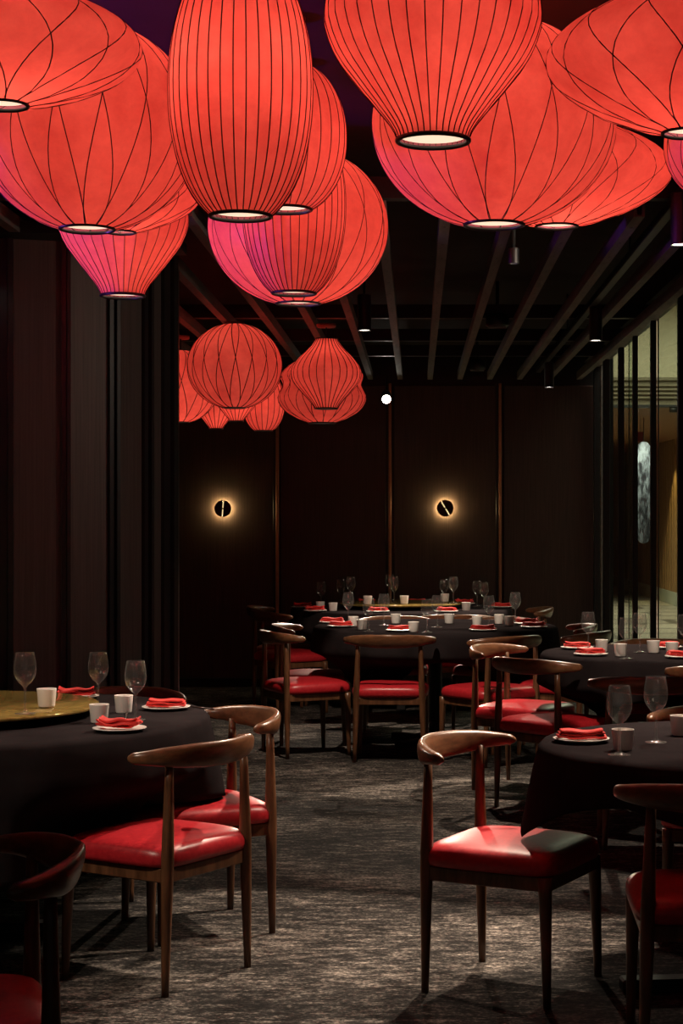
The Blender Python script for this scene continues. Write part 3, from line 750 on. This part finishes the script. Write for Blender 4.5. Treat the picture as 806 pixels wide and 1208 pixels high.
# the spotlight that shines towards the camera
d = 14.6; px, pz = PX(456, d), PZ(471, d)
t = empty('wall_spotlight', (px, d, pz)); tag(t, 'glaring bright spotlight on the copper strip of the back wall', 'spotlight')
aim = (Vector((0, 11.0, .5))-Vector((px, d, pz))).normalized()
obj('housing', mesh('housing', *tube([tuple(-aim*.09), tuple(-aim*.002)], .042, 18), 'black_metal', False), t)
ln = obj('lens', mesh('lens', *tube([tuple(-aim*.002), tuple(aim*.004)], .036, 18), 'spot_lens', False), t)
obj('stem', mesh('stem', *tube([tuple(-aim*.06), (0, .06, .2), (0, .06, 2.65-pz)], .008, 8), 'black_metal'), t)
light('beam_light', 'SPOT', tuple(aim*.03), 330, WARM, parent=t, spot_size=.75, spot_blend=.5, shadow_soft_size=.03)
COL.objects[-1].rotation_euler = aim.to_track_quat('-Z', 'Y').to_euler()
# unseen ceiling spotlights, added to light the near tables and the left cloth
def added_spot(loc, targets, label):
    t = empty('cylinder_spotlight', loc); tag(t, label, 'spotlight', 'black cylinder spotlights')
    r, hgt = .037, .19
    obj('housing', mesh('housing', *lathe([(r-.005, .012), (r-.005, 0), (r, 0), (r, hgt), (r-.008, hgt+.004)], 24, False, True), 'black_metal', False), t)
    obj('lens', mesh('lens', *lathe([(r-.0055, .004), (r-.0055, .010)], 24, True, True), 'lamp_lens', False), t)
    obj('stem', mesh('stem', *tube([(0, 0, hgt), (0, 0, ZC-loc[2])], .008, 8), 'black_metal'), t)
    for tg, en, size in targets:
        light('beam_light', 'SPOT', (0, 0, -.02), en, WARM, parent=t, spot_size=size, spot_blend=.25, shadow_soft_size=.022)
        COL.objects[-1].rotation_euler = (Vector(tg)-Vector((loc[0], loc[1], loc[2]-.02))).to_track_quat('-Z', 'Y').to_euler()
added_spot((-1.75, 7.05, 2.47), [((-1.2, 6.0, .75), 130, .9)], 'added cylinder spotlight over the left table, out of view behind the lanterns')
added_spot((-2.2, 3.9, 2.47), [((-1.5, 5.4, .4), 110, .8)], 'added cylinder spotlight before the left table, out of view')
added_spot((1.35, 6.3, 2.47), [((.9, 5.5, .75), 170, .95)], 'added cylinder spotlight over the near right table, out of view')

# small devices between the ceiling channels
def device(x, y, z, wd, label):
    d = (z-H)*F/(CY-y)
    o = obj('ceiling_speaker', mesh('ceiling_speaker', *lathe([(wd*.7, 0), (wd, .01), (wd, .07), (wd*.8, .085)], 20, True, True), 'black_metal'), None, (PX(x, d), d, z))
    obj('stem', mesh('stem', *tube([(0, 0, .08), (0, 0, ZC-z)], .012, 8), 'black_metal'), o)
    obj('trim_ring', mesh('trim_ring', *torus(wd*.75, .005, 0, 24, 6), 'beam_steel'), o)
    tag(o, label, 'speaker', 'ceiling speakers')
device(587, 386, 2.66, .075, 'black ceiling speaker halfway along the steel channels')
device(563, 437, 2.66, .07, 'farthest black ceiling speaker near the back wall')

# ------------------------------------------------------------------ wall sconces
def sconce(x, y, rot, label):
    d = DW-.045; t = empty('disc_sconce', (PX(x, d), DW, PZ(y, d))); tag(t, label, 'wall lamp', 'round wall sconces')
    R = .073
    for sgn in (-1, 1):
        pts = [(sgn*.005, -R*.995)]
        for k in range(17):
            a = -PI/2+PI*k/16; pts.append((sgn*max(.005, R*math.cos(a)), R*math.sin(a)))
        pts.append((sgn*.005, R*.995)); n = len(pts)
        V = [(p[0], -.052, p[1]) for p in pts]+[(p[0], -.040, p[1]) for p in pts]
        Fc = [tuple(range(n)), tuple(range(2*n-1, n-1, -1))]+[(k, n+k, n+(k+1) % n, (k+1) % n) for k in range(n)]
        o = obj('half_disc', mesh('half_disc', V, Fc, 'bronze', False), t); o.rotation_euler = (0, rot, 0)
    obj('bridge', box_mesh('bridge', 'bronze', -.012, .012, -.055, -.042, -.006, .006, .002), t)
    lv, lf = lathe([(.045, .0), (.045, .02)], 24, True, True)
    g = obj('glow_lamp', mesh('glow_lamp', [(v[0]*1.3, -.014-v[2], v[1]*1.3) for v in lv], lf, 'sconce_glow', False), t)
    rv, rf = lathe([(.060, .016), (.060, .030)], 32)
    obj('glow_ring', mesh('glow_ring', [(v[0], -v[2], v[1]) for v in rv], rf, 'sconce_ring', False), t)
    bx = lathe([(.02, 0), (.02, .012)], 16, True, True)
    obj('backplate', mesh('backplate', [(v[0], -v[2], v[1]) for v in bx[0]], bx[1], 'bronze', False), t)
    return t
sconce(263, 600, .07, 'round split-disc wall sconce glowing on the left back panel')
sconce(525.5, 599.5, -.55, 'round split-disc wall sconce glowing on the panel right of the bright spot')
